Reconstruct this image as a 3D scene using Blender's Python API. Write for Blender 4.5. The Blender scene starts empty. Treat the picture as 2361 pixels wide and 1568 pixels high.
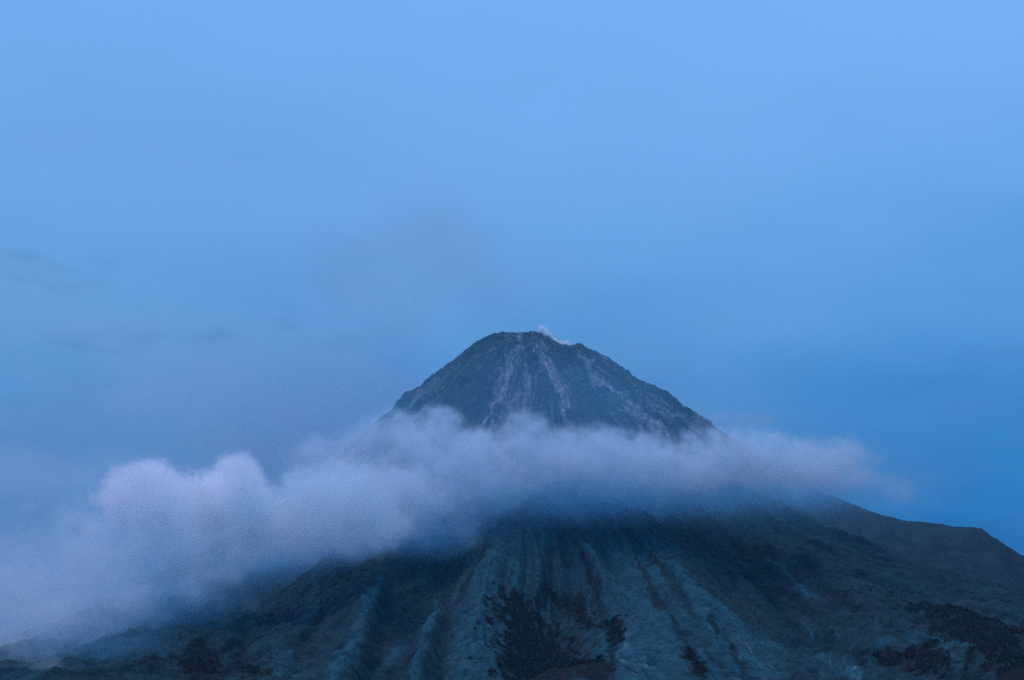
import bpy, math
import numpy as np

S = bpy.context.scene
R = math.radians
# ------------------------------------------------------------------ camera
PITCH = R(12.0)
CAMZ = 30.0
FPX = 4406.0                       # focal length in units of a 2361 px wide frame
cam_d = bpy.data.cameras.new("camera")
cam = bpy.data.objects.new("camera", cam_d)
S.collection.objects.link(cam)
cam.location = (0, 0, CAMZ)
cam.rotation_euler = (R(90) + PITCH, 0, 0)
cam_d.sensor_width = 36.0
cam_d.lens = 36.0 * FPX / 2361.0
cam_d.clip_start = 1.0
cam_d.clip_end = 120000.0
S.camera = cam

# ------------------------------------------------------------------ sky light
SUN_EL, SUN_AZ = R(72), R(-70)    # azimuth: 0 = straight ahead (+Y), negative = left
world = bpy.data.worlds.new("World")
S.world = world
world.use_nodes = True
nt = world.node_tree
nt.nodes.clear()


def lin(r, g, b):
    f = lambda c: c / 12.92 if c <= 0.04045 else ((c + 0.055) / 1.055) ** 2.4
    return (f(r / 255.0), f(g / 255.0), f(b / 255.0), 1.0)


def node(nt, kind, **kw):
    n = nt.nodes.new(kind)
    for k, v in kw.items():
        setattr(n, k, v)
    return n


def ramp(nt, stops, fac, interp='B_SPLINE'):
    n = nt.nodes.new('ShaderNodeValToRGB')
    cr = n.color_ramp
    cr.interpolation = interp
    while len(cr.elements) < len(stops):
        cr.elements.new(0.5)
    for e, (p, c) in zip(cr.elements, stops):
        e.position = p
        e.color = c
    nt.links.new(fac, n.inputs['Fac'])
    return n.outputs['Color']


def math_node(nt, op, a, b=None, c=None, clamp=False):
    n = nt.nodes.new('ShaderNodeMath')
    n.operation = op
    n.use_clamp = clamp
    for i, v in enumerate((a, b, c)):
        if v is None:
            continue
        if isinstance(v, (int, float)):
            n.inputs[i].default_value = v
        else:
            nt.links.new(v, n.inputs[i])
    return n.outputs[0]


def mixc(nt, fac, a, b, mode='MIX'):
    n = nt.nodes.new('ShaderNodeMix')
    n.data_type = 'RGBA'
    n.blend_type = mode
    for sock, v in ((n.inputs[0], fac), (n.inputs[6], a), (n.inputs[7], b)):
        if isinstance(v, (int, float, tuple)):
            sock.default_value = v
        else:
            nt.links.new(v, sock)
    return n.outputs[2]


tc = node(nt, 'ShaderNodeTexCoord')
sep = node(nt, 'ShaderNodeSeparateXYZ')
nt.links.new(tc.outputs['Generated'], sep.inputs[0])
nz = node(nt, 'ShaderNodeTexNoise')
mp = node(nt, 'ShaderNodeMapping')
mp.inputs['Scale'].default_value = (1.0, 1.0, 3.2)
nt.links.new(tc.outputs['Generated'], mp.inputs[0])
nt.links.new(mp.outputs[0], nz.inputs['Vector'])
nz.inputs['Scale'].default_value = 5.0
nz.inputs['Detail'].default_value = 4.0
nz.inputs['Roughness'].default_value = 0.5
wob = math_node(nt, 'MULTIPLY_ADD', nz.outputs['Fac'], 0.11, -0.055)
el = math_node(nt, 'ADD', sep.outputs['Z'], wob)
right = ramp(nt, [(0.0, lin(14, 84, 158)), (0.09, lin(28, 108, 176)), (0.14, lin(42, 121, 189)), (0.20, lin(74, 147, 212)),
                  (0.27, lin(106, 169, 232)), (0.36, lin(128, 181, 245)), (0.55, (.20, .46, 1.0, 1)), (1.0, (.18, .78, 2.30, 1))], el)
left = ramp(nt, [(0.0, lin(50, 100, 165)), (0.09, lin(72, 124, 182)), (0.14, lin(86, 140, 198)), (0.20, lin(96, 156, 214)),
                 (0.27, lin(108, 167, 227)), (0.36, lin(120, 174, 239)), (0.55, (.20, .46, 1.0, 1)), (1.0, (.18, .78, 2.30, 1))], el)
az = math_node(nt, 'MULTIPLY_ADD', sep.outputs['X'], 2.6, 0.42, clamp=True)
front = mixc(nt, az, left, right)
back = ramp(nt, [(0.0, (.008, .05, .14, 1)), (0.2, (.02, .13, .34, 1)), (0.6, (.08, .44, 1.30, 1)), (1.0, (.18, .78, 2.30, 1))], sep.outputs['Z'])
fb = math_node(nt, 'MULTIPLY_ADD', sep.outputs['Y'], -1.2, 0.7, clamp=True)
skyc = mixc(nt, fb, front, back)
nz2 = node(nt, 'ShaderNodeTexNoise')
mp2 = node(nt, 'ShaderNodeMapping')
mp2.inputs['Scale'].default_value = (1.0, 1.0, 2.6)
mp2.inputs['Location'].default_value = (3.1, 1.7, 0.4)
nt.links.new(tc.outputs['Generated'], mp2.inputs[0])
nt.links.new(mp2.outputs[0], nz2.inputs['Vector'])
nz2.inputs['Scale'].default_value = 9.0
nz2.inputs['Detail'].default_value = 6.0
nz2.inputs['Roughness'].default_value = 0.55
patch = math_node(nt, 'MULTIPLY_ADD', nz2.outputs['Fac'], 3.0, -1.2, clamp=True)
lowsky = math_node(nt, 'MULTIPLY_ADD', sep.outputs['Z'], -5.0, 1.75, clamp=True)
leftsky = math_node(nt, 'MULTIPLY_ADD', sep.outputs['X'], -2.2, 0.50, clamp=True)
veil = math_node(nt, 'MULTIPLY', math_node(nt, 'MULTIPLY', patch, lowsky), math_node(nt, 'MULTIPLY_ADD', leftsky, 0.62, 0.10))
skyc = mixc(nt, veil, skyc, lin(124, 156, 214))          # thin veils of high cloud
bg = node(nt, 'ShaderNodeBackground')
bg.inputs['Strength'].default_value = 1.0
nt.links.new(skyc, bg.inputs['Color'])
wo = node(nt, 'ShaderNodeOutputWorld')
nt.links.new(bg.outputs[0], wo.inputs['Surface'])

# ------------------------------------------------------------------ weak, very soft after-glow light
sun_d = bpy.data.lights.new("sun", 'SUN')
sun = bpy.data.objects.new("sun", sun_d)
S.collection.objects.link(sun)
sun_d.energy = 1.75
sun_d.angle = R(25)
sun_d.color = (1.0, 0.54, 0.72)
from mathutils import Vector
sdir = Vector((math.sin(SUN_AZ) * math.cos(SUN_EL), math.cos(SUN_AZ) * math.cos(SUN_EL), math.sin(SUN_EL)))
sun.rotation_euler = sdir.to_track_quat('Z', 'Y').to_euler()
sun.location = (0, -200, 400)

S.view_settings.view_transform = 'Standard'
S.view_settings.look = 'None'
S.view_settings.exposure = 0.0
S.view_settings.gamma = 1.0
S.view_settings.use_curve_mapping = False
S.render.engine = 'CYCLES'
S.cycles.use_denoising = False
S.cycles.max_bounces = 8
S.cycles.diffuse_bounces = 2
S.cycles.volume_bounces = 10
S.cycles.max_bounces = 12
S.cycles.transparent_max_bounces = 200
S.cycles.volume_step_rate = 1.0
S.cycles.volume_max_steps = 512

# ------------------------------------------------------------------ helpers
CT, ST = math.cos(PITCH), math.sin(PITCH)


def ray(px, py):
    u = (px - 1180.5) / FPX
    v = (784.0 - py) / FPX
    d = np.array((u, CT - v * ST, ST + v * CT))
    return d / d[1]                 # per metre of depth


def at(px, py, y):
    return ray(px, py) * y + np.array((0, 0, CAMZ))


def hash2(ix, iy, seed):
    h = (ix.astype(np.int64) * 374761393 + iy.astype(np.int64) * 668265263 + seed * 974634777) & 0xFFFFFFFF
    h = ((h ^ (h >> 13)) * 1274126177) & 0xFFFFFFFF
    h = h ^ (h >> 16)
    return (h & 0xFFFF).astype(np.float32) / 65535.0


def perlin(x, y, seed=0):
    ix, iy = np.floor(x), np.floor(y)
    fx, fy = (x - ix).astype(np.float32), (y - iy).astype(np.float32)
    ix = ix.astype(np.int64)
    iy = iy.astype(np.int64)
    u = fx * fx * fx * (fx * (fx * 6 - 15) + 10)
    v = fy * fy * fy * (fy * (fy * 6 - 15) + 10)

    def g(dx, dy):
        a = hash2(ix + dx, iy + dy, seed) * (2 * np.pi)
        return np.cos(a) * (fx - dx) + np.sin(a) * (fy - dy)
    a, b, c, d = g(0, 0), g(1, 0), g(0, 1), g(1, 1)
    return ((a + (b - a) * u) + ((c + (d - c) * u) - (a + (b - a) * u)) * v) * 1.5


def fbm(x, y, oct=5, seed=0, gain=0.5):
    s, a, t = 0.0, 1.0, 0.0
    for i in range(oct):
        s = s + a * perlin(x * 2 ** i, y * 2 ** i, seed + i * 17)
        t += a
        a *= gain
    return s / t


def ridged(x, y, oct=4, seed=0, gain=0.5):
    s, a, t = 0.0, 1.0, 0.0
    for i in range(oct):
        s = s + a * (1.0 - np.abs(perlin(x * 2 ** i, y * 2 ** i, seed + i * 17)) * 1.6)
        t += a
        a *= gain
    return s / t


def sstep(a, b, x):
    t = np.clip((x - a) / (b - a), 0, 1)
    return t * t * (3 - 2 * t)


def mesh_obj(name, verts, faces, mats=()):
    me = bpy.data.meshes.new(name)
    nv, nf = len(verts), len(faces)
    k = faces.shape[1]
    me.vertices.add(nv)
    me.vertices.foreach_set("co", np.ascontiguousarray(verts, dtype=np.float32).ravel())
    me.loops.add(nf * k)
    me.loops.foreach_set("vertex_index", np.ascontiguousarray(faces, dtype=np.int32).ravel())
    me.polygons.add(nf)
    me.polygons.foreach_set("loop_start", np.arange(nf, dtype=np.int32) * k)
    me.polygons.foreach_set("loop_total", np.full(nf, k, dtype=np.int32))
    me.polygons.foreach_set("use_smooth", np.ones(nf, dtype=bool))
    me.update(calc_edges=True)
    o = bpy.data.objects.new(name, me)
    S.collection.objects.link(o)
    for m in mats:
        me.materials.append(m)
    return o


def tag(o, label=None, cat=None, kind=None, group=None):
    for k, v in (('label', label), ('category', cat), ('kind', kind), ('group', group)):
        if v:
            o[k] = v
    return o


def grid_faces(ny, nx):
    i = np.arange(ny * nx).reshape(ny, nx)
    return np.stack([i[:-1, :-1], i[:-1, 1:], i[1:, 1:], i[1:, :-1]], -1).reshape(-1, 4)


# ------------------------------------------------------------------ the shape of the volcano
AX, AY = at(1222, 765, 4000.0)[0], 4000.0


def profile(pts, y=4000.0, side=1):
    r, z = [0.0], []
    for px, py in pts:
        p = at(px, py, y)
        r.append(max(side * (p[0] - AX), 0.5))
        z.append(p[2])
    z = [z[0]] + z
    return np.array(r), np.array(z)


PR = profile([(1240, 765), (1262, 775), (1292, 801), (1312, 806), (1345, 808), (1400, 838), (1470, 888), (1540, 924), (1585, 955), (1650, 1005),
              (1730, 1085), (1830, 1190), (1950, 1282), (2120, 1338), (2361, 1410), (2800, 1520)])
PL = profile([(1200, 766), (1160, 770), (1130, 775), (1105, 789), (1060, 822), (1030, 850), (960, 903), (920, 938), (850, 1000), (650, 1185),
              (450, 1325), (200, 1450), (0, 1530), (-300, 1625)], side=-1)
tail_r = np.array((1900.0, 2600.0, 3300.0, 4200.0))
PR = (np.append(PR[0], tail_r), np.append(PR[1], (150.0, 70.0, 25.0, 0.0)))
PL = (np.append(PL[0], tail_r), np.append(PL[1], (120.0, 55.0, 20.0, 0.0)))
PF = (np.array((0, 40, 90, 150, 300, 450, 600, 800, 1000, 1200, 1500, 1800, 2300, 2900, 4200.0)),
      np.array((884, 868, 828, 778, 642, 530, 440, 345, 274, 216, 152, 116, 62, 20, 0.0)))


def smooth_interp(r, p):
    z = 0
    for d in (-9, -3, 3, 9):
        z = z + np.interp(np.abs(r + d), p[0], p[1])
    return z / 4


def seg_dist(x, y, pts):
    """distance from (x, y) to a polyline and how far along it (0..1) the nearest point lies"""
    best = np.full(np.shape(x), 1e9)
    tt = np.zeros(np.shape(x))
    n = len(pts) - 1
    for i in range(n):
        a, b = pts[i], pts[i + 1]
        d = b - a
        t = np.clip(((x - a[0]) * d[0] + (y - a[1]) * d[1]) / max(d @ d, 1e-6), 0, 1)
        e = np.hypot(x - a[0] - t * d[0], y - a[1] - t * d[1])
        m = e < best
        best = np.where(m, e, best)
        tt = np.where(m, (i + t) / n, tt)
    return best, tt


def base_height(x, y):
    dx, dy = x - AX, y - AY
    r = np.hypot(dx, dy) + 1e-3
    ph = np.arctan2(dy, dx)                    # 0 right, pi left, -pi/2 towards the camera
    w = (1 + np.cos(ph)) / 2
    zr, zl, zf = smooth_interp(r, PR), smooth_interp(r, PL), smooth_interp(r, PF)
    side = np.abs(np.cos(ph)) ** 1.5
    zs = zr * (w > .5) + zl * (w <= .5)
    front = zf
    z = zs * side + front * (1 - side)
    return z, r, ph


def height(x, y, detail=True):
    z, r, ph = base_height(x, y)
    lr = np.log(r + 60.0)
    warp = 0.07 * perlin(lr * 1.6 + 5, ph * 2.0, 91) + 0.012 * perlin(lr * 5, ph * 9.0, 92)
    q = ph + warp
    # radial gullies: wide ones low on the flanks, narrow ones near the top
    env = sstep(120, 700, r) * (1 - 0.75 * sstep(1700, 3200, r))
    side = np.abs(np.cos(ph)) ** 4 * sstep(150, 300, r) * 0.55
    g1 = ridged(q * 4.2 + 11.3, lr * 0.9, 2, 5) - 0.62
    g2 = ridged(q * 11.0, lr * 0.9 + 3, 2, 23) - 0.6
    g3 = ridged(q * 34.0, lr * 1.3 + 9, 3, 37) - 0.6
    g4 = ridged(q * 95.0, lr * 2.0 + 4, 2, 43) - 0.6
    brk = np.clip(.62 + .95 * perlin(q * 2.6 + 7, lr * 2.4, 301), .05, 1.5)      # gullies come and go
    g2, g3, g4 = g2 * brk, g3 * (.35 + .65 * brk), g4 * brk
    z = z + (env * (50 * g1) + env * 34 * g2) * (1 - side) + sstep(15, 300, r) * (1 - 0.6 * sstep(1800, 3200, r)) * (14 * g3 + 5.5 * g4) * (1 - side)
    if detail:
        f = sstep(8, 150, r) * (1 - 0.8 * sstep(2200, 3600, r))
        z = z + f * (19 * fbm(x / 150, y / 150, 4, 51) + 7 * fbm(x / 34, y / 34, 4, 61, 0.6))
        z = z + sstep(20, 110, r) * sstep(620, 380, r) * 15 * (ridged(x / 75 + 3, y / 75, 4, 83, .6) - .58)
        z = z + 4.2 * (ridged(x / 20, y / 20, 3, 77, .6) - 0.5) * (0.6 + 0.4 * f)
    return z


# ---- sampling rows and columns: fine where the photograph looks, coarse beyond
ys = np.concatenate([np.linspace(-3500, 1500, 60)[:-1], np.linspace(1500, 2300, 150)[:-1], np.linspace(2300, 4060, 590)[:-1],
                     np.linspace(4060, 4500, 50)[:-1], np.linspace(4500, 9500, 70)])
NF = 760
inner = np.linspace(-1.12, 1.12, NF)
og = (np.geomspace(1, 12, 34) - 1) / 11.0
hw = np.maximum(0.2725 * ys, 330.0)
rows = []
for h in hw:
    e = 1.12 * h
    o = e + og[1:] * (9000 - e)
    rows.append(np.concatenate([-o[::-1], inner * h, o]))
X = np.array(rows)
Y = np.repeat(ys[:, None], X.shape[1], 1)


def relief(x, y):
    z = height(x, y)
    for pts, wid, amp in RIDGES:
        d, t = seg_dist(x, y, pts)
        fade = np.sin(np.clip(t * 1.0 + 0.02, 0, 1) * np.pi) ** 0.4
        wig = 1 + 0.35 * perlin(x / 60, y / 60, 140)
        z = z + amp * fade * np.exp(-(d / (wid * wig)) ** 2)
    return z


RIDGES = []


def hit(px, py, f=base_height):
    """first terrain point met by the sight line through that point of the photograph (used to lay out features of the slope)"""
    d = ray(px, py)
    yy = np.arange(1300.0, 4400.0, 4.0)
    xx, zz = d[0] * yy, d[2] * yy + CAMZ
    z = f(xx, yy)
    z = z[0] if isinstance(z, tuple) else z
    k = np.nonzero(z >= zz)[0]
    return None if len(k) == 0 else np.array((xx[k[0]], yy[k[0]], zz[k[0]]))


def line(pts):
    return [p[:2] for p in (hit(*q) for q in pts) if p is not None]


GULLIES = [
    ([(1460, 1271), (1500, 1345), (1530, 1406), (1562, 1455)], 9),
    ([(1500, 1270), (1545, 1335), (1575, 1376), (1600, 1425)], 8),
    ([(1560, 1190), (1630, 1251), (1730, 1336), (1805, 1401), (1905, 1505)], 17),
    ([(1565, 1456), (1600, 1521), (1618, 1575)], 9),
    ([(1396, 1400), (1410, 1476), (1415, 1575)], 6),
    ([(1330, 1260), (1375, 1350), (1395, 1450)], 6),
    ([(1690, 1250), (1790, 1330), (1900, 1430), (2000, 1540)], 9),
    ([(1770, 1240), (1880, 1330), (2010, 1430)], 10),
    ([(1640, 1420), (1690, 1490), (1740, 1575)], 6),
    ([(1260, 1270), (1270, 1330), (1240, 1390)], 7),
    ([(905, 1350), (880, 1440), (830, 1575)], 12),
    ([(1030, 1400), (1020, 1480), (1015, 1575)], 9),
    ([(1130, 1240), (1075, 1340), (1050, 1400)], 9),
    ([(640, 1400), (560, 1470), (520, 1575)], 10),
    ([(760, 1380), (700, 1470), (660, 1575)], 8),
]

for pts, wid, amp in [(p, w * 1.15, -w * 0.8) for p, w in GULLIES] + [
    ([(1330, 1150), (1215, 1200), (1150, 1290), (1120, 1380), (1090, 1560)], 55, 42),     # lit spur in the middle
    ([(1090, 1230), (1010, 1330), (930, 1440), (880, 1560)], 60, -46),                     # the dark valley left of it
    ([(1010, 1390), (978, 1466), (950, 1580)], 17, 30),
    ([(885, 1340), (840, 1420), (770, 1540)], 24, 30),
    ([(1280, 1340), (1240, 1430), (1230, 1580)], 60, -30),                                 # wooded hollow
    ([(1640, 1170), (1740, 1290), (1850, 1400), (1930, 1520)], 46, -36),                   # long gully on the right
    ([(1480, 1230), (1590, 1380), (1650, 1560)], 50, 22),
    ([(1990, 1530), (2035, 1478), (2110, 1462), (2180, 1490), (2215, 1540)], 26, 26),
    ([(470, 1400), (350, 1455), (80, 1560)], 24, 18),
    ([(1212, 778), (1190, 850), (1150, 970)], 12, -9), ([(1252, 800), (1285, 890), (1310, 980)], 12, -9), ([(1340, 818), (1400, 900), (1520, 990)], 14, -10),
    ([(1228, 778), (1238, 860), (1240, 970)], 12, 9), ([(1300, 815), (1340, 890), (1420, 980)], 14, 10), ([(1160, 785), (1110, 870), (1060, 960)], 18, 9),
]:
    RIDGES.append((line(pts), wid, amp))

Z = relief(X, Y)
EDGE = sstep(5500, 9000, np.hypot(X, Y - 3000))
Z = Z * (1 - EDGE) - 6 * EDGE
flat = sstep(900, 250, np.hypot(X, Y))
Z = Z * (1 - flat) + 2.0 * flat

# ------------------------------------------------------------------ what covers the slope (albedo of rock, scree, grass, wood, with some painted light and shade)
r_ = np.hypot(X - AX, Y - AY)
ph_ = np.arctan2(Y - AY, X - AX)


def terrain_hit(px, py):
    return hit(px, py, lambda a, b: relief(a, b))


def stroke(pts, wid, soft=1.0, seed=0, rough=0.5, taper=0.3):
    p3 = [p for p in (terrain_hit(*q) for q in pts) if p is not None]
    if len(p3) < 2:
        return np.zeros_like(X)
    p2 = [p[:2] for p in p3]
    lo = np.min(p2, 0) - 6 * wid
    hi = np.max(p2, 0) + 6 * wid
    m = (X > lo[0]) & (X < hi[0]) & (Y > lo[1]) & (Y < hi[1])
    out = np.zeros_like(X)
    xs, yy = X[m], Y[m]
    # measure across the slope in the front elevation as well, so that a streak keeps its width on steep ground
    d, t = seg_dist(xs, yy, p2)
    d = d * (1 + rough * fbm(xs / 26, yy / 26, 4, 200 + seed, .6) * 1.6) + wid * rough * 1.3 * fbm(xs / 11, yy / 30, 3, 300 + seed)
    wv = wid * (taper + (1 - taper) * np.clip(np.sin(np.clip(t, 0.02, .98) * np.pi) * 1.3, 0, 1))
    out[m] = 1 - sstep(0.45 / soft, 1.0, d / wv)
    return out


scree = np.zeros_like(X)
for i, (pts, wid, amt) in enumerate([
    ([(1205, 772), (1190, 815), (1165, 870), (1140, 930), (1115, 985)], 9, .8),
    ([(1180, 840), (1160, 880), (1150, 920)], 16, .55),
    ([(1245, 800), (1250, 835), (1275, 865), (1295, 905), (1300, 960)], 12, .75),
    ([(1215, 870), (1185, 925), (1165, 980)], 22, .5),
    ([(1220, 875), (1215, 930), (1195, 990)], 16, .45),
    ([(1262, 850), (1285, 890)], 9, .5),
    ([(1335, 815), (1355, 850), (1375, 885), (1410, 900)], 9, .95),
    ([(1345, 820), (1362, 838)], 13, .6),
    ([(1405, 890), (1450, 930), (1500, 975), (1545, 1010)], 13, .65),
    ([(1440, 935), (1480, 985)], 8, .5),
    ([(985, 895), (955, 925), (930, 950)], 8, .6),
    ([(1010, 865), (975, 905)], 5, .5),
    ([(1125, 797), (1160, 796)], 3, .7), ([(1120, 812), (1150, 810)], 3, .7), ([(1128, 824), (1145, 822)], 2.5, .6),
    ([(1095, 850), (1112, 848)], 2.5, .5),
    ([(1250, 790), (1262, 812)], 5, .5),
]):
    scree = np.maximum(scree, amt * stroke(pts, wid * 1.5, 2.2, i, .7))
speck = fbm(X / 14, Y / 14, 4, 410, .65)
fine = fbm(ph_ * 42 + .15 * fbm(X / 60, Y / 60, 3, 411), np.log(r_ + 60) * 1.4, 4, 412, .65)
fan = sstep(.02, .38, fine) * sstep(.0, .3, fbm(X / 120, Y / 120, 3, 413) + .22) * sstep(620, 420, r_)
scree = np.clip(np.maximum(scree * (0.55 + 1.6 * np.clip(fine, -.25, .5)), 0.46 * fan) * (0.75 + 1.1 * speck), 0, 1)

grass_and_light = np.zeros_like(X)
for i, (pts, wid, amt) in enumerate([
    ([(1300, 1170), (1190, 1250), (1140, 1330), (1110, 1420), (1080, 1568)], 80, .62),
    ([(1330, 1200), (1440, 1320), (1500, 1450), (1480, 1568)], 110, .60),
    ([(1500, 1260), (1600, 1360), (1690, 1470), (1760, 1568)], 90, .62),
    ([(1420, 1440), (1480, 1568)], 60, .75),
    ([(1560, 1470), (1640, 1568)], 60, .72),
    ([(1860, 1480), (1960, 1568)], 60, .35),
    ([(880, 1330), (840, 1415), (775, 1530), (760, 1590)], 17, .6),
    ([(1010, 1385), (978, 1466), (950, 1580)], 13, .7),
    ([(905, 1530), (930, 1490)], 20, .5),
    ([(660, 1560), (640, 1480)], 36, .45),
    ([(560, 1360), (420, 1425), (250, 1500), (60, 1568)], 40, .38),
    ([(640, 1340), (740, 1330), (720, 1420)], 36, .35),
    ([(1100, 1350), (1045, 1368)], 22, .5),
    ([(1990, 1540), (2033, 1475), (2110, 1460), (2180, 1486), (2215, 1540)], 12, .55),  # lit rim of the round hump, painted into the slope colour
    ([(2080, 1400), (2250, 1500)], 40, .22),
]):
    grass_and_light = np.maximum(grass_and_light, amt * stroke(pts, wid, 6.0, 40 + i, .34, .6))
for i, (pts, wid, amt) in enumerate([
    ([(1770, 1291), (1845, 1356), (1900, 1400)], 4, .7),
    ([(1750, 1330), (1830, 1420)], 4, .5),
    ([(1835, 1426), (1875, 1476), (1920, 1556)], 5, .9),
    ([(1590, 1402), (1635, 1405)], 9, 1.2),
    ([(1620, 1420), (1660, 1470), (1780, 1545)], 8, .9),
    ([(1700, 1470), (1785, 1545)], 7, 1.2),
    ([(1949, 1520), (1985, 1568)], 9, 1.2),
    ([(1640, 1545), (1710, 1568)], 14, 1.1),
    ([(1440, 1480), (1480, 1568)], 30, .95),
    ([(1010, 1400), (985, 1466)], 5, 1.0),
]):
    grass_and_light = np.maximum(grass_and_light, amt * stroke(pts, wid, 1.8, 60 + i, .7))
gully = np.zeros_like(X)                      # shrubs in the gullies, and painted shade that deepens their relief
for i, (pts, wid) in enumerate(GULLIES):
    gully = np.maximum(gully, stroke(pts, wid * 1.3, 3.0, 120 + i, .55, .5))
grass_and_light = grass_and_light * (1 - .85 * gully)
grass_and_light = np.clip(grass_and_light * (0.9 + 0.55 * fbm(X / 40, Y / 40, 5, 430, .62)), 0, 1)

wood = np.zeros_like(X)
for i, (pts, wid, amt) in enumerate([
    ([(1205, 1400), (1225, 1480), (1270, 1568)], 55, 1.0),
    ([(1280, 1500), (1380, 1568)], 38, .8),
    ([(1270, 1375), (1330, 1390), (1370, 1450)], 20, .6),
    ([(450, 1480), (470, 1568)], 34, .9),
    ([(570, 1540), (590, 1570)], 20, .8),
    ([(2040, 1520), (2110, 1510), (2160, 1540)], 30, .9),
    ([(2150, 1400), (2280, 1470), (2361, 1550)], 80, .8),
    ([(1405, 1435), (1425, 1470)], 14, .8),
    ([(1590, 1500), (1620, 1560)], 14, .7),
]):
    wood = np.maximum(wood, amt * stroke(pts, wid * 1.25, 8.0, 80 + i, .7, .6))

n1 = fbm(X / 90, Y / 90, 5, 500, .6)
n2 = fbm(X / 18, Y / 18, 4, 520, .65)
lr_ = np.log(r_ + 60)
stri = fbm(ph_ * 70 + 0.25 * n1, lr_ * 1.1, 4, 540, .65)      # radial run-off streaks
up = sstep(620, 420, r_)
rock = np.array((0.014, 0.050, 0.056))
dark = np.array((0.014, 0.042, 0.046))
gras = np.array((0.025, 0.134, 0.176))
wodc = np.array((0.011, 0.015, 0.012))
scrc = np.array((0.50, 0.52, 0.60))
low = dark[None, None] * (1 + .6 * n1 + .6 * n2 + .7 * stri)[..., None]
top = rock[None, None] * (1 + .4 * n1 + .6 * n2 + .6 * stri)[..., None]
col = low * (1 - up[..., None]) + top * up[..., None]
gm = np.clip(grass_and_light * (0.72 + 0.75 * stri + .3 * n2), 0, 1)[..., None]
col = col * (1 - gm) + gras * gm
wm = np.clip(wood * 1.7 * (1 + .45 * n2), 0, .96)[..., None]
col = col * (1 - wm) + wodc * wm
sm = scree[..., None]
col = col * (1 - sm) + scrc * sm
pale = np.clip((grass_and_light - .72) * 2.2, 0, 1) * sstep(.05, .4, n2)
col = col * (1 - pale[..., None]) + np.array((.30, .27, .26)) * pale[..., None]
col = col * (1 - .32 * gully[..., None])  # gully shade put into the colour, on top of the shrub cover
col = np.clip(col, 0.006, 0.8)


def slope_material():
    m = bpy.data.materials.new("slope")
    m.use_nodes = True
    t = m.node_tree
    t.nodes.clear()
    out = node(t, 'ShaderNodeOutputMaterial')
    b = node(t, 'ShaderNodeBsdfPrincipled')
    b.inputs['Roughness'].default_value = 0.95
    b.inputs['Specular IOR Level'].default_value = 0.1
    a = node(t, 'ShaderNodeAttribute', attribute_name='cover')
    geo = node(t, 'ShaderNodeNewGeometry')
    n = node(t, 'ShaderNodeTexNoise')
    n.inputs['Scale'].default_value = 0.16
    n.inputs['Detail'].default_value = 6
    n.inputs['Roughness'].default_value = 0.7
    t.links.new(geo.outputs['Position'], n.inputs['Vector'])
    v = math_node(t, 'MULTIPLY_ADD', n.outputs['Fac'], 2.4, -0.2)
    cmb = node(t, 'ShaderNodeCombineColor')
    for i in range(3):
        t.links.new(v, cmb.inputs[i])
    c = mixc(t, 1.0, a.outputs['Color'], cmb.outputs[0], 'MULTIPLY')
    t.links.new(c, b.inputs['Base Color'])
    bp = node(t, 'ShaderNodeBump')
    bp.inputs['Strength'].default_value = 0.8
    bp.inputs['Distance'].default_value = 6.0
    t.links.new(n.outputs['Fac'], bp.inputs['Height'])
    t.links.new(bp.outputs[0], b.inputs['Normal'])
    t.links.new(b.outputs[0], out.inputs['Surface'])
    return m


M_SLOPE = slope_material()


def set_cover(o, c):
    a = o.data.attributes.new('cover', 'FLOAT_COLOR', 'POINT')
    f = np.ones((len(o.data.vertices), 4), dtype=np.float32)
    f[:, :3] = c.reshape(-1, 3)
    a.data.foreach_set('color', f.ravel())


mountain = mesh_obj('mountain', np.stack([X, Y, Z], -1).reshape(-1, 3), grid_faces(*X.shape), [M_SLOPE])
set_cover(mountain, col)
tag(mountain, 'dark volcano with pale scree streaks, its middle wrapped in cloud', 'mountain', 'structure')

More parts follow.
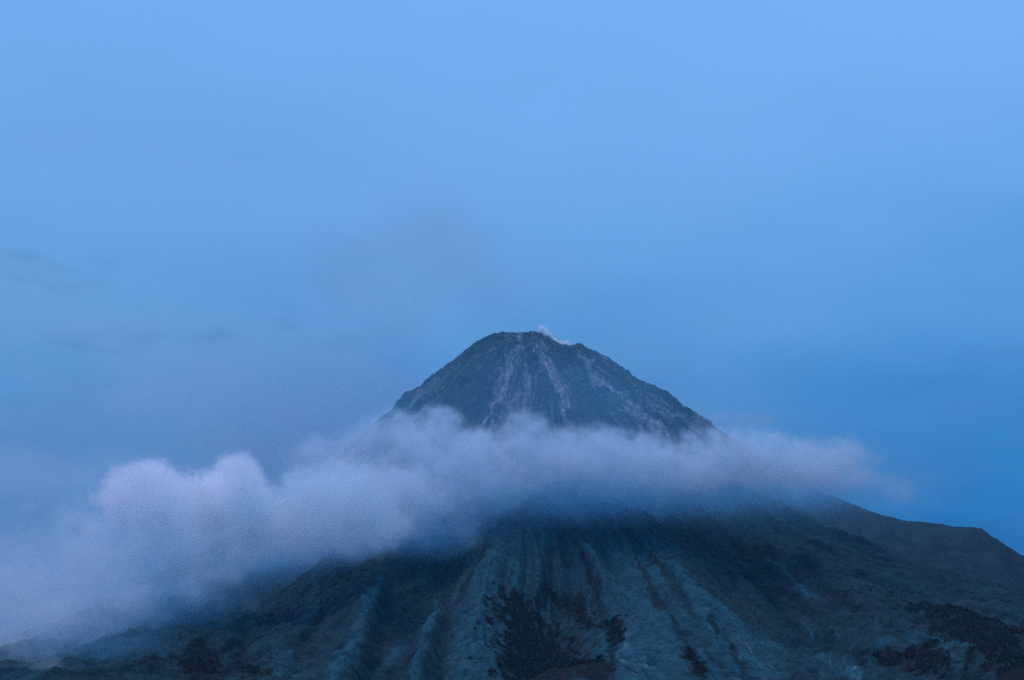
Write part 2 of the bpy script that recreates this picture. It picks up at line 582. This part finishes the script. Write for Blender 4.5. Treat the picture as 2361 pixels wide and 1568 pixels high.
# ------------------------------------------------------------------ woods on the lower slope: leafy crowns standing close together
def forest_mesh():
    rng = np.random.default_rng(404)
    inside = (np.abs(X) < hw[:, None] * 1.1) & (Y > 2050) & (Y < 3300)
    cell = (ys[1:] - ys[:-1])
    cell = np.append(cell, cell[-1])[:, None] * (2.24 * hw[:, None] / NF)
    want = np.clip(wood * 1.3 - .42 + .25 * n2, 0, 1) * 0.22 + 0.0 * sstep(-.05, .35, n1 + .6 * n2) * sstep(.45, .1, grass_and_light) * sstep(700, 1000, r_)
    pick = inside & (rng.random(X.shape) < want * cell)
    px_, py_, pz_ = X[pick], Y[pick], Z[pick]
    n = len(px_)
    K = 14
    dx_ = rng.standard_normal((n, K, 3)).astype(np.float32)
    dx_ /= np.linalg.norm(dx_, axis=2, keepdims=True)
    rad = rng.uniform(.45, 1.0, (n, K, 1)) ** .5
    size = rng.uniform(0.5, 1.2, (n, 1, 1)) * np.where(wood[pick] > .2, 1.0, .6)[:, None, None]
    ctr = np.stack([px_, py_, pz_], -1)[:, None, :] + np.concatenate([rng.uniform(-2, 2, (n, 1, 2)), size * 1.15], -1)
    P = ctr + dx_ * rad * size * np.array((1, 1, 1.15))
    u = rng.standard_normal((n, K, 3))
    u -= dx_ * (u * dx_).sum(2, keepdims=True) * .6
    u /= np.linalg.norm(u, axis=2, keepdims=True)
    v = np.cross(dx_, u)
    h = size * rng.uniform(.26, .50, (n, K, 1))
    quad = np.stack([P - u * h - v * h, P + u * h - v * h, P + u * h + v * h, P - u * h + v * h], 2)
    foot = np.stack([px_, py_, pz_ - 2.0], -1)[:, None, :]                       # a tapered trunk, three faces each
    ang = np.arange(3) * 2.094
    ring = np.stack([np.cos(ang), np.sin(ang), 0 * ang], -1)[None]
    lo3 = foot + ring * size * .10
    hi3 = ctr + ring * size * .05
    tr = np.stack([lo3, np.roll(lo3, -1, 1), np.roll(hi3, -1, 1), hi3], 2)
    V = np.concatenate([quad.reshape(-1, 3), tr.reshape(-1, 3)])
    tone = np.repeat((rng.uniform(.6, 1.5, (n, K)) * rng.uniform(.7, 1.4, (n, 1))).ravel(), 4)
    C = np.concatenate([tone[:, None] * np.array((.022, .027, .020)), np.full((n * 12, 3), .03)])
    print('trees', n, 'faces', len(V) // 4)
    o = mesh_obj('forest', V, np.arange(len(V)).reshape(-1, 4), [M_SLOPE])
    set_cover(o, C)
    return o


tag(forest_mesh(), 'dark patches of woodland low on the front of the volcano', 'forest', 'stuff')

# ------------------------------------------------------------------ the hill behind the right flank
hx = np.linspace(300, 3200, 420)
hy = np.linspace(3500, 6200, 240)
HX, HY = np.meshgrid(hx, hy)
crest = [(1500, 905), (1700, 1020), (1800, 1078), (1893, 1132), (1950, 1158), (2020, 1182), (2085, 1197), (2150, 1204), (2210, 1215), (2262, 1218), (2285, 1236),
         (2361, 1278), (2500, 1345), (2800, 1440), (3200, 1560)]
HC = 4700.0
cp = np.array([at(px, py, HC) for px, py in crest])
cz = np.interp(HX, cp[:, 0], cp[:, 2])
dy = np.abs(HY - HC - 60 * perlin(HX / 300, HX * 0, 700))
HZ = cz - 0.55 * dy + 0.00012 * dy ** 2 * 0
rid = ridged(HX / 210 + HY / 900, HY / 600, 4, 710) - .6
HZ = HZ + 40 * rid * sstep(30, 300, dy) + 14 * fbm(HX / 60, HY / 60, 4, 720) * sstep(5, 120, dy) + 3.0 * (ridged(HX / 16, HY / 16, 3, 730) - .5)
HZ = np.maximum(HZ, -20 + 0 * HZ)
hill = mesh_obj('hill', np.stack([HX, HY, HZ], -1).reshape(-1, 3), grid_faces(*HX.shape), [M_SLOPE])
hn = fbm(HX / 50, HY / 50, 5, 740, .6)
set_cover(hill, np.clip(np.array((.020, .042, .050))[None, None] * (1 + .6 * hn)[..., None], .005, .3))
tag(hill, 'smooth dark shoulder ridge behind the right flank of the volcano', 'hill', 'structure')

# ------------------------------------------------------------------ the plain, out to the horizon
gx = np.linspace(-60000, 60000, 41)
GX, GY = np.meshgrid(gx, gx)
ground = mesh_obj('ground', np.stack([GX, GY + 3000, np.full_like(GX, -9.0)], -1).reshape(-1, 3), grid_faces(41, 41), [M_SLOPE])
set_cover(ground, np.broadcast_to(np.array((.03, .04, .03)), GX.shape + (3,)))
tag(ground, 'dark forested plain round the foot of the volcano', 'ground', 'structure')


# ------------------------------------------------------------------ clouds: fog volumes built from puffs and fractal noise
FOGS = []
FOG_SCALE = 3.0      # stored densities are this much larger than one, so that thin fog is not clipped away


def volume_material(name, color, density, aniso=0.0, absorb=None):
    m = bpy.data.materials.new(name)
    m.use_nodes = True
    t = m.node_tree
    t.nodes.clear()
    out = node(t, 'ShaderNodeOutputMaterial')
    v = node(t, 'ShaderNodeVolumePrincipled')
    v.inputs['Color'].default_value = (*color, 1)
    v.inputs['Density'].default_value = density if name == 'haze' else density / FOG_SCALE
    v.inputs['Anisotropy'].default_value = aniso
    if absorb:
        v.inputs['Absorption Color'].default_value = (*absorb, 1)
    t.links.new(v.outputs[0], out.inputs['Volume'])
    return m


def spectral(shape, beta, seed, aspect=(1, 1, 1), kmin=2.0):
    """fractal noise of about unit spread over a grid (z, y, x)"""
    rng = np.random.default_rng(seed)
    w = rng.standard_normal(shape).astype(np.float32)
    f = np.fft.rfftn(w)
    kz = np.fft.fftfreq(shape[0]) * aspect[0]
    ky = np.fft.fftfreq(shape[1]) * aspect[1]
    kx = np.fft.rfftfreq(shape[2]) * aspect[2]
    k = np.sqrt(kz[:, None, None] ** 2 + ky[None, :, None] ** 2 + kx[None, None, :] ** 2)
    k0 = kmin / max(shape)
    f = f * (k0 / np.maximum(k, k0)) ** beta
    f[0, 0, 0] = 0
    n = np.fft.irfftn(f, s=shape).astype(np.float32)
    return n / n.std()


def volume_tree(name, shape, lo, hi, mat, store):
    g = bpy.data.node_groups.new(name, 'GeometryNodeTree')
    g.interface.new_socket('Geometry', in_out='INPUT', socket_type='NodeSocketGeometry')
    g.interface.new_socket('Geometry', in_out='OUTPUT', socket_type='NodeSocketGeometry')
    gi, go = g.nodes.new('GeometryNodeObjectInfo'), g.nodes.new('NodeGroupOutput')
    gi.transform_space = 'ORIGINAL'
    gi.inputs['Object'].default_value = store
    nzv, nyv, nxv = shape
    pos = g.nodes.new('GeometryNodeInputPosition')
    sx = g.nodes.new('ShaderNodeSeparateXYZ')
    g.links.new(pos.outputs[0], sx.inputs[0])

    def idx(sock, a, b, n):
        v = math_node(g, 'MULTIPLY', math_node(g, 'SUBTRACT', sock, float(a)), (n - 1) / (b - a))
        v = math_node(g, 'ROUND', v)
        return math_node(g, 'MINIMUM', math_node(g, 'MAXIMUM', v, 0.0), float(n - 1))
    i = idx(sx.outputs[0], lo[0], hi[0], nxv)
    j = idx(sx.outputs[1], lo[1], hi[1], nyv)
    k = idx(sx.outputs[2], lo[2], hi[2], nzv)
    ij = math_node(g, 'MULTIPLY_ADD', j, float(nxv), i)
    # whole numbers: kept below 2**24 so that floats hold them exactly
    full = math_node(g, 'MULTIPLY_ADD', k, float(nxv * nyv), ij)
    att = g.nodes.new('GeometryNodeInputNamedAttribute')
    att.data_type = 'FLOAT'
    att.inputs[0].default_value = 'fog'
    si = g.nodes.new('GeometryNodeSampleIndex')
    si.data_type = 'FLOAT'
    si.domain = 'POINT'
    g.links.new(gi.outputs['Geometry'], si.inputs['Geometry'])
    g.links.new(att.outputs[0], si.inputs['Value'])
    g.links.new(full, si.inputs['Index'])
    vc = g.nodes.new('GeometryNodeVolumeCube')
    g.links.new(si.outputs[0], vc.inputs['Density'])
    vc.inputs['Background'].default_value = 0.0
    vc.inputs['Min'].default_value = tuple(map(float, lo))
    vc.inputs['Max'].default_value = tuple(map(float, hi))
    vc.inputs['Resolution X'].default_value = nxv
    vc.inputs['Resolution Y'].default_value = nyv
    vc.inputs['Resolution Z'].default_value = nzv
    smn = g.nodes.new('GeometryNodeSetMaterial')
    smn.inputs['Material'].default_value = mat
    g.links.new(vc.outputs[0], smn.inputs['Geometry'])
    g.links.new(smn.outputs[0], go.inputs[0])
    return g


def fog(name, lo, hi, step, fn, mat, floor=0.0, **tags):
    """a fog volume: fn(x, y, z, shape) gives the density of every grid point"""
    mat = mat.copy()                 # every fog keeps a material of its own: overlapping volumes must not share one
    FOGS.append(mat)
    lo, hi = np.array(lo, float), np.array(hi, float)
    lo -= np.array((1.37, 2.11, 0.83)) * (1 + .31 * len(FOGS))
    n = np.maximum(np.round((hi - lo) / np.array(step)).astype(int) + 1, 4)
    shape = (int(n[2]), int(n[1]), int(n[0]))
    x = np.linspace(lo[0], hi[0], n[0], dtype=np.float32)[None, None, :]
    y = np.linspace(lo[1], hi[1], n[1], dtype=np.float32)[None, :, None]
    z = np.linspace(lo[2], hi[2], n[2], dtype=np.float32)[:, None, None]
    d = np.clip(fn(x, y, z, shape), 0, None).astype(np.float32)
    for ax in range(3):              # thin out towards the rim of the grid, so that no face of its box shows
        m = shape[ax]
        w = sstep(0.0, 0.14, np.minimum(np.arange(m), m - 1 - np.arange(m)) / (m - 1.0)).astype(np.float32)
        sh = [1, 1, 1]
        sh[ax] = m
        d *= w.reshape(sh)
    d = d * FOG_SCALE + floor      # the floor keeps a cloud's grid free of holes
    c = np.array(((lo[0] + hi[0]) / 2, (lo[1] + hi[1]) / 2, lo[2]))
    P = np.empty(shape + (3,), dtype=np.float32)
    P[..., 0], P[..., 1], P[..., 2] = x - c[0], y - c[1], z - c[2]
    me = bpy.data.meshes.new(name)
    me.vertices.add(d.size)
    me.vertices.foreach_set('co', P.ravel())
    a = me.attributes.new('fog', 'FLOAT', 'POINT')
    a.data.foreach_set('value', d.ravel())
    store = bpy.data.objects.new(name + '_densities', me)      # plain number store, not part of the scene
    vol = bpy.data.volumes.new(name)
    vol.materials.append(mat)
    o = bpy.data.objects.new(name, vol)
    S.collection.objects.link(o)
    o.location = c
    md = o.modifiers.new('fog', 'NODES')
    md.node_group = volume_tree(name, shape, lo - c, hi - c, mat, store)
    tag(o, **tags)
    print('fog', name, shape, d.size, 'mean', float(d.mean()))
    return o


def puff_field(puffs, x, y, z, sag=1.0):
    """smooth union of soft ellipsoids: 1 at the heart, 0 at the rim, negative outside"""
    f = None
    for (cx, cy, cz), (rx, ry, rz), *rest in puffs:
        w = rest[0] if rest else 1.0
        zz = (z - cz) / np.where(z < cz, rz * sag, rz)      # frayed, drooping underside
        d = np.sqrt(((x - cx) / rx) ** 2 + ((y - cy) / ry) ** 2 + zz ** 2)
        e = (1.0 - d) * w
        f = e if f is None else np.maximum(f, e) + 0.12 * np.exp(-np.abs(f - e) * 5)
    return f


def spot(px, py, front=70.0, far=3750.0, cap=9e9):
    """a point hanging FRONT metres this side of the slope"""
    h = terrain_hit(px, py)
    y = (h[1] if h is not None else far) - front
    return at(px, py, min(y, far, cap))


def puffs_from(lst, cap=9e9):
    out = []
    for px, py, rx, rz, ry, front, *w in lst:
        p = spot(px, py, front, cap=cap)
        k = p[1] / FPX
        out.append((tuple(p), (rx * k, ry, rz * k), *w))
    return out


def bounds(puffs, pad):
    a = np.array([p[0] for p in puffs])
    b = np.array([p[1] for p in puffs])
    return (a - b * pad).min(0), (a + b * pad).max(0)


def cloud(name, lst, mat, step, seed, rough=.55, beta=2.6, edge=(0.0, .55), soft=1.0, sag=1.6, cap=9e9, **tags):
    P = puffs_from(lst, cap)
    lo, hi = bounds(P, 1.6)
    lo[2] -= (sag - 1) * 90

    def fn(x, y, z, shape):
        f = puff_field(P, x, y, z, sag)
        n = spectral(shape, beta, seed, (1, 1, 1), 3.0)
        n2 = spectral(shape, 1.55, seed + 1, (1, 1, 1), 16.0)
        f = f + rough * (0.28 * n + 0.19 * n2)
        return sstep(edge[0], edge[1], f) ** soft * np.clip(0.8 + 0.34 * n2 + 0.2 * n, .1, 1.9)
    return fog(name, lo, hi, step, fn, mat, floor=0.0, **tags)


M_CLOUD = volume_material('cloud', (0.86, 0.945, 0.985), 0.017, 0.0)
M_THIN = volume_material('thin_cloud', (0.84, 0.945, 0.985), 0.0095, 0.0)
M_PUFF = volume_material('bright_cloud', (0.98, 0.985, 1.0), 0.026, 0.0)
bank = [
    # px, py, half width px, half height px, half depth m, metres this side of the slope
    (960, 1015, 110, 76, 140, 80), (930, 978, 48, 46, 70, 70), (1003, 966, 42, 36, 55, 55), (1080, 1040, 110, 52, 120, 70), (1205, 1000, 66, 52, 80, 60),
    (1240, 985, 36, 34, 50, 45), (1290, 1035, 110, 52, 120, 70), (1400, 1050, 120, 54, 120, 80), (1540, 1056, 130, 50, 120, 90), (1690, 1052, 120, 50, 120, 110),
    (1600, 1030, 60, 34, 70, 80), (1740, 1030, 70, 32, 70, 110), (1790, 1052, 100, 50, 110, 130), (1880, 1066, 120, 58, 150, 150), (1960, 1072, 90, 42, 130, 150), (1830, 1090, 110, 46, 130, 120), (1780, 1070, 120, 56, 140, 110), (1650, 1004, 70, 30, 60, 40), (1710, 1016, 70, 30, 70, 60), (1680, 1026, 80, 34, 80, 70), (1622, 1014, 50, 24, 60, 45), (1200, 1110, 130, 44, 110, 70),
    (1300, 1082, 250, 46, 140, 90), (1560, 1086, 280, 42, 140, 90), (1800, 1084, 190, 38, 120, 110),
    (905, 1120, 150, 66, 160, 110), (1080, 1110, 180, 80, 150, 90), (960, 1160, 160, 70, 150, 90), (860, 1160, 170, 90, 160, 110), (1090, 1150, 130, 44, 120, 60),
]
left_bank = [
    (790, 1150, 110, 56, 150, 150), (690, 1200, 190, 64, 180, 150), (520, 1205, 200, 64, 190, 170), (350, 1212, 200, 72, 190, 180), (225, 1240, 130, 84, 170, 190), (160, 1235, 110, 56, 150, 190, .7), (80, 1285, 110, 60, 150, 170, .45),
    (700, 1210, 230, 56, 160, 110), (420, 1255, 250, 70, 190, 150), (200, 1310, 200, 90, 190, 150, .9), (40, 1340, 170, 80, 170, 150, .36), (-80, 1400, 200, 90, 170, 150, .3),
    (310, 1330, 190, 64, 200, 120), (230, 1350, 150, 60, 160, 100), (160, 1400, 200, 60, 150, 120, .38), (0, 1475, 220, 66, 150, 120, .28), (860, 1205, 130, 50, 120, 80), (560, 1250, 140, 40, 110, 80),
    (460, 1285, 110, 44, 110, 90), (360, 1340, 110, 46, 100, 90, .8), (90, 1490, 180, 56, 120, 80, .36), (250, 1440, 160, 50, 110, 80, .55), (-20, 1540, 160, 50, 110, 80, .34),
    
]
wisp = [(420, 1365, 62, 34, 60, 60), (350, 1385, 100, 36, 70, 70), (250, 1400, 110, 38, 80, 80), (445, 1350, 30, 38, 50, 60), (160, 1425, 110, 36, 80, 80)]
puff_a = [(350, 1105, 80, 46, 90, 230), (400, 1118, 55, 42, 70, 230), (295, 1122, 50, 40, 70, 230), (350, 1160, 120, 50, 90, 230)]
puff_b = [(545, 1095, 58, 50, 80, 230), (505, 1122, 62, 38, 70, 230), (570, 1130, 62, 54, 80, 230), (530, 1165, 110, 46, 90, 230)]
puff_c = [(745, 1108, 95, 52, 100, 220), (810, 1110, 75, 56, 100, 210), (700, 1135, 66, 46, 80, 220)]
tail_wisp = [(1660, 965, 90, 22, 60, 60), (1740, 962, 70, 18, 60, 60), (1620, 985, 60, 24, 50, 30)]
far_wisp = [(2000, 1105, 110, 22, 120, 100), (2070, 1135, 60, 26, 100, 100)]
cloud('cloud_bank', bank, M_CLOUD, (5.5, 7, 5), 3, edge=(-.08, .75), soft=1.25, sag=1.5, cap=3300.0, label='long lavender cloud bank wrapped round the waist of the volcano', cat='cloud')
cloud('cloud_bank', left_bank, M_THIN, (7, 9, 6), 11, edge=(-.12, .85), soft=1.4, sag=1.4, cap=2950.0, label='broad dim cloud bank lying over the lower left slope', cat='cloud')
cloud('cloud', wisp, M_CLOUD, (6, 7, 5), 15, edge=(-.05, .8), cap=2850.0, label='low pale cloud wisp trailing along the lower left slope', cat='cloud')
cloud('cloud', puff_a, M_PUFF, (4.5, 6, 4), 21, edge=(0, .6), cap=2920.0, label='brightest round white puff on the left end of the cloud', cat='cloud')
cloud('cloud', puff_b, M_PUFF, (4.5, 6, 4), 31, edge=(0, .6), cap=2920.0, label='round puff with a peaked top between two other puffs', cat='cloud')
cloud('cloud', puff_c, M_THIN, (4.5, 6, 4), 41, edge=(0, .7), cap=2950.0, label='dim lavender puff nearest the cone, below its left foot', cat='cloud')
cloud('cloud', tail_wisp, M_THIN, (6, 7, 5), 45, edge=(0, 1.0), soft=1.5, label='thin veil of cloud where the right flank of the cone dips into the bank', cat='cloud')
M_SOFT = volume_material('soft_cloud', (0.90, 0.96, 1.0), 0.015)
soft = [(870, 995, 90, 56, 90, 60), (925, 965, 46, 30, 60, 50), (840, 1030, 80, 46, 90, 60), (800, 1055, 110, 66, 110, 80), (880, 1040, 80, 50, 90, 60), (905, 958, 50, 40, 60, 50), (740, 1060, 110, 50, 110, 120)]
cloud('cloud', soft, M_SOFT, (6, 8, 6), 49, edge=(-.1, 1.0), soft=1.3, cap=3500.0, label='soft see-through cloud hiding the left foot of the bare cone', cat='cloud')
cloud('cloud', far_wisp, M_THIN, (4.5, 6, 4), 47, edge=(0, 1.1), soft=1.6, label='faint dark wisp trailing off the right end of the cloud bank', cat='cloud')

# ------------------------------------------------------------------ mist round the cone, and the air itself
M_MIST = volume_material('mist', (0.27, 0.64, 0.85), 0.0019, 0.1)


# fog that frays from the underside of the bank down on to the slope
UNDER = [(1230, 1165, 120, 40, .7), (1330, 1156, 140, 44, .9), (1440, 1164, 110, 44, 1.0), (1500, 1152, 150, 42, .8), (1640, 1148, 150, 40, .8), (1790, 1140, 140, 38, .8), (1910, 1120, 110, 34, .6),
         (1130, 1190, 120, 44, .7), (1010, 1240, 140, 44, .8), (890, 1260, 140, 40, .8), (760, 1275, 140, 40, .7), (640, 1290, 140, 42, .7), (530, 1325, 130, 50, .8),
         (430, 1390, 130, 50, .8), (320, 1440, 140, 50, .8), (180, 1500, 150, 52, .8), (40, 1550, 150, 52, .8), (-60, 1590, 150, 52, .8), (1180, 1110, 150, 50, .5),
         (1860, 1120, 90, 30, .8)]
UNDER = [(spot(a, b, 75.0), c, d, e) for a, b, c, d, e in UNDER]


def under(x, y, z):
    f = 0
    for p, rx, rz, amt in UNDER:
        k = p[1] / FPX
        e = -((x - p[0]) / (rx * k)) ** 2 - ((y - p[1]) / 110.0) ** 2 - ((z - p[2]) / (rz * k)) ** 2
        f = f + 3.6 * amt * np.exp(e)
    return f


def mist_fn(x, y, z, shape):
    n = spectral(shape, 2.6, 71, (1, 1, 1), 3.0)
    left = at(820, 1010, 3700)
    f = 0.35 * np.exp(-((x - left[0]) / 330) ** 2 - ((z - left[2]) / 150) ** 2 - ((y - 3650) / 260) ** 2)
    c = at(1200, 960, 3500)
    f = f + 0.80 * np.exp(-((x - c[0]) / 330) ** 2 - ((z - c[2]) / 170) ** 2 - ((y - 3420) / 220) ** 2)
    d = at(620, 900, 3800)
    f = f + 0.08 * np.exp(-((x - d[0]) / 420) ** 2 - ((z - d[2]) / 200) ** 2 - ((y - 3700) / 260) ** 2)
    e = at(1800, 1150, 3500)
    f = f + 0.35 * np.exp(-((x - e[0]) / 330) ** 2 - ((z - e[2]) / 80) ** 2 - ((y - 3450) / 220) ** 2)
    f = f + under(x, y, z)
    return f * np.clip(1 + .3 * n, .2, 2.5) - 0.012


lo_, hi_ = (-1300, 2250, 60), (1150, 4150, 1150)
fog('mist', lo_, hi_, (13, 18, 10), mist_fn, M_MIST, floor=0.0, label='thin blue mist hanging round the cone and over its left shoulder', cat='mist', kind='stuff')

M_VEIL = volume_material('veil', (0.74, 0.84, 0.97), 0.0012)


def veil_fn(x, y, z, shape):
    n = spectral(shape, 2.2, 77, (.6, 1, 1), 4.0)
    f = 0
    for px, py, rx, rz, amt in [(870, 960, 150, 90, 1.9), (720, 1000, 260, 100, 1.6), (480, 1010, 300, 90, .9), (640, 1080, 260, 60, .8), (150, 1080, 260, 110, .6), (600, 880, 300, 100, .45), (20, 1200, 200, 90, .8),
                                (1850, 1000, 200, 40, .4), (2060, 1120, 130, 34, .5)]:
        p = at(px, py, 4300.0)
        k = 4300.0 / FPX
        f = f + amt * np.exp(-((x - p[0]) / (rx * k)) ** 2 - ((y - p[1]) / 220.0) ** 2 - ((z - p[2]) / (rz * k)) ** 2)
    return f * np.clip(1 + .5 * n, .05, 3) - .03


fog('mist', (-1700, 3850, 150), (1300, 4750, 1150), (18, 30, 14), veil_fn, M_VEIL, floor=0.0, label='pale veil of mist behind the cloud bank, left of the cone', cat='mist', kind='stuff')

bx = np.array([(x, y, z) for z in (-10.0, 1400.0) for y in (-4000.0, 9800.0) for x in (-9500.0, 9500.0)])
bf = np.array([(0, 2, 3, 1), (4, 5, 7, 6), (0, 1, 5, 4), (2, 6, 7, 3), (0, 4, 6, 2), (1, 3, 7, 5)])
M_HAZE = volume_material('haze', (0.15, 0.6, 1.0), 1.2e-5, 0.0)
haze = mesh_obj('haze', bx, bf, [M_HAZE])
tag(haze, 'blue evening air between the camera and the volcano', 'haze', 'stuff')

# ------------------------------------------------------------------ faint dusky streaks in the sky beyond, and the drifting plume
M_STREAK = volume_material('streak', (0.30, 0.55, 0.75), 0.0014, 0.0)


def streak(name, lst, mat, seed, depth, step, label, cat, rough=1.0):
    P = [(tuple(at(px, py, depth)), (rx * depth / FPX, ry, rz * depth / FPX)) for px, py, rx, rz, ry in lst]
    lo, hi = bounds(P, 1.6)

    def fn(x, y, z, shape):
        f = puff_field(P, x, y, z) + rough * .3 * spectral(shape, 2.3, seed, (.45, 1, 1), 4.0)
        return sstep(0, .9, f) ** 1.3
    return fog(name, lo, hi, step, fn, mat, label=label, cat=cat)


streak('cloud', [(110, 600, 150, 30, 140), (170, 655, 120, 24, 120), (60, 640, 90, 26, 120)], M_STREAK, 81, 6000.0, (14, 24, 8), 'faint dusky smudge of cloud high at the left edge of the sky', 'cloud')
streak('cloud', [(330, 775, 190, 24, 140), (480, 780, 90, 26, 140), (200, 800, 120, 34, 140)], M_STREAK, 83, 6000.0, (14, 24, 8), 'dusky streak of cloud above the two round puffs', 'cloud')
streak('cloud', [(690, 705, 130, 20, 120), (790, 785, 120, 18, 120), (650, 750, 110, 16, 120), (880, 830, 80, 14, 100)], M_STREAK, 85, 6000.0, (14, 24, 8), 'thin dusky streaks of cloud between the summit and the left sky', 'cloud')
streak('cloud', [(2330, 830, 220, 50, 60), (2250, 930, 200, 56, 60)], M_STREAK, 87, 6000.0, (14, 24, 8), 'dim patch of cloud at the right edge of the sky', 'cloud')
M_SMOKE = volume_material('smoke', (0.68, 0.76, 0.90), 0.0016, 0.0)
streak('smoke_plume', [(1200, 735, 60, 50, 90), (1150, 690, 110, 90, 140), (1110, 650, 130, 100, 150), (1050, 610, 180, 120, 160), (930, 570, 220, 130, 190), (1000, 520, 190, 120, 190), (790, 620, 220, 150, 200),
                       (900, 760, 200, 130, 170), (760, 860, 200, 120, 170)], M_SMOKE, 89, 4150.0, (12, 16, 10),
       'faint grey smoke drifting up and left from the summit', 'smoke', .3)

# ------------------------------------------------------------------ steam at the vents
M_STEAM = volume_material('steam', (1, 1, 1), 0.32, 0.1)


def steam(name, pts, label, seed):
    P = []
    for px, py, r in pts:
        p = at(px, py, 3990.0)
        P.append((tuple(p), (r, r * 1.2, r)))
    lo, hi = bounds(P, 1.9)

    def fn(x, y, z, shape):
        f = puff_field(P, x, y, z) + 0.22 * spectral(shape, 2.2, seed, (1, 1, 1), 3)
        return sstep(0.0, .6, f)
    return fog(name, lo, hi, (2.2, 2.6, 2.0), fn, M_STEAM, label=label, cat='steam')


steam('steam_plume', [(1254, 766, 10), (1260, 772, 10), (1250, 759, 7)], 'small bright puff of steam on the summit', 51)
steam('steam_plume', [(1269, 780, 7), (1280, 787, 8), (1292, 792, 9), (1303, 790, 10), (1311, 797, 7), (1324, 801, 5)], 'thin trail of steam down the right shoulder of the summit', 61)
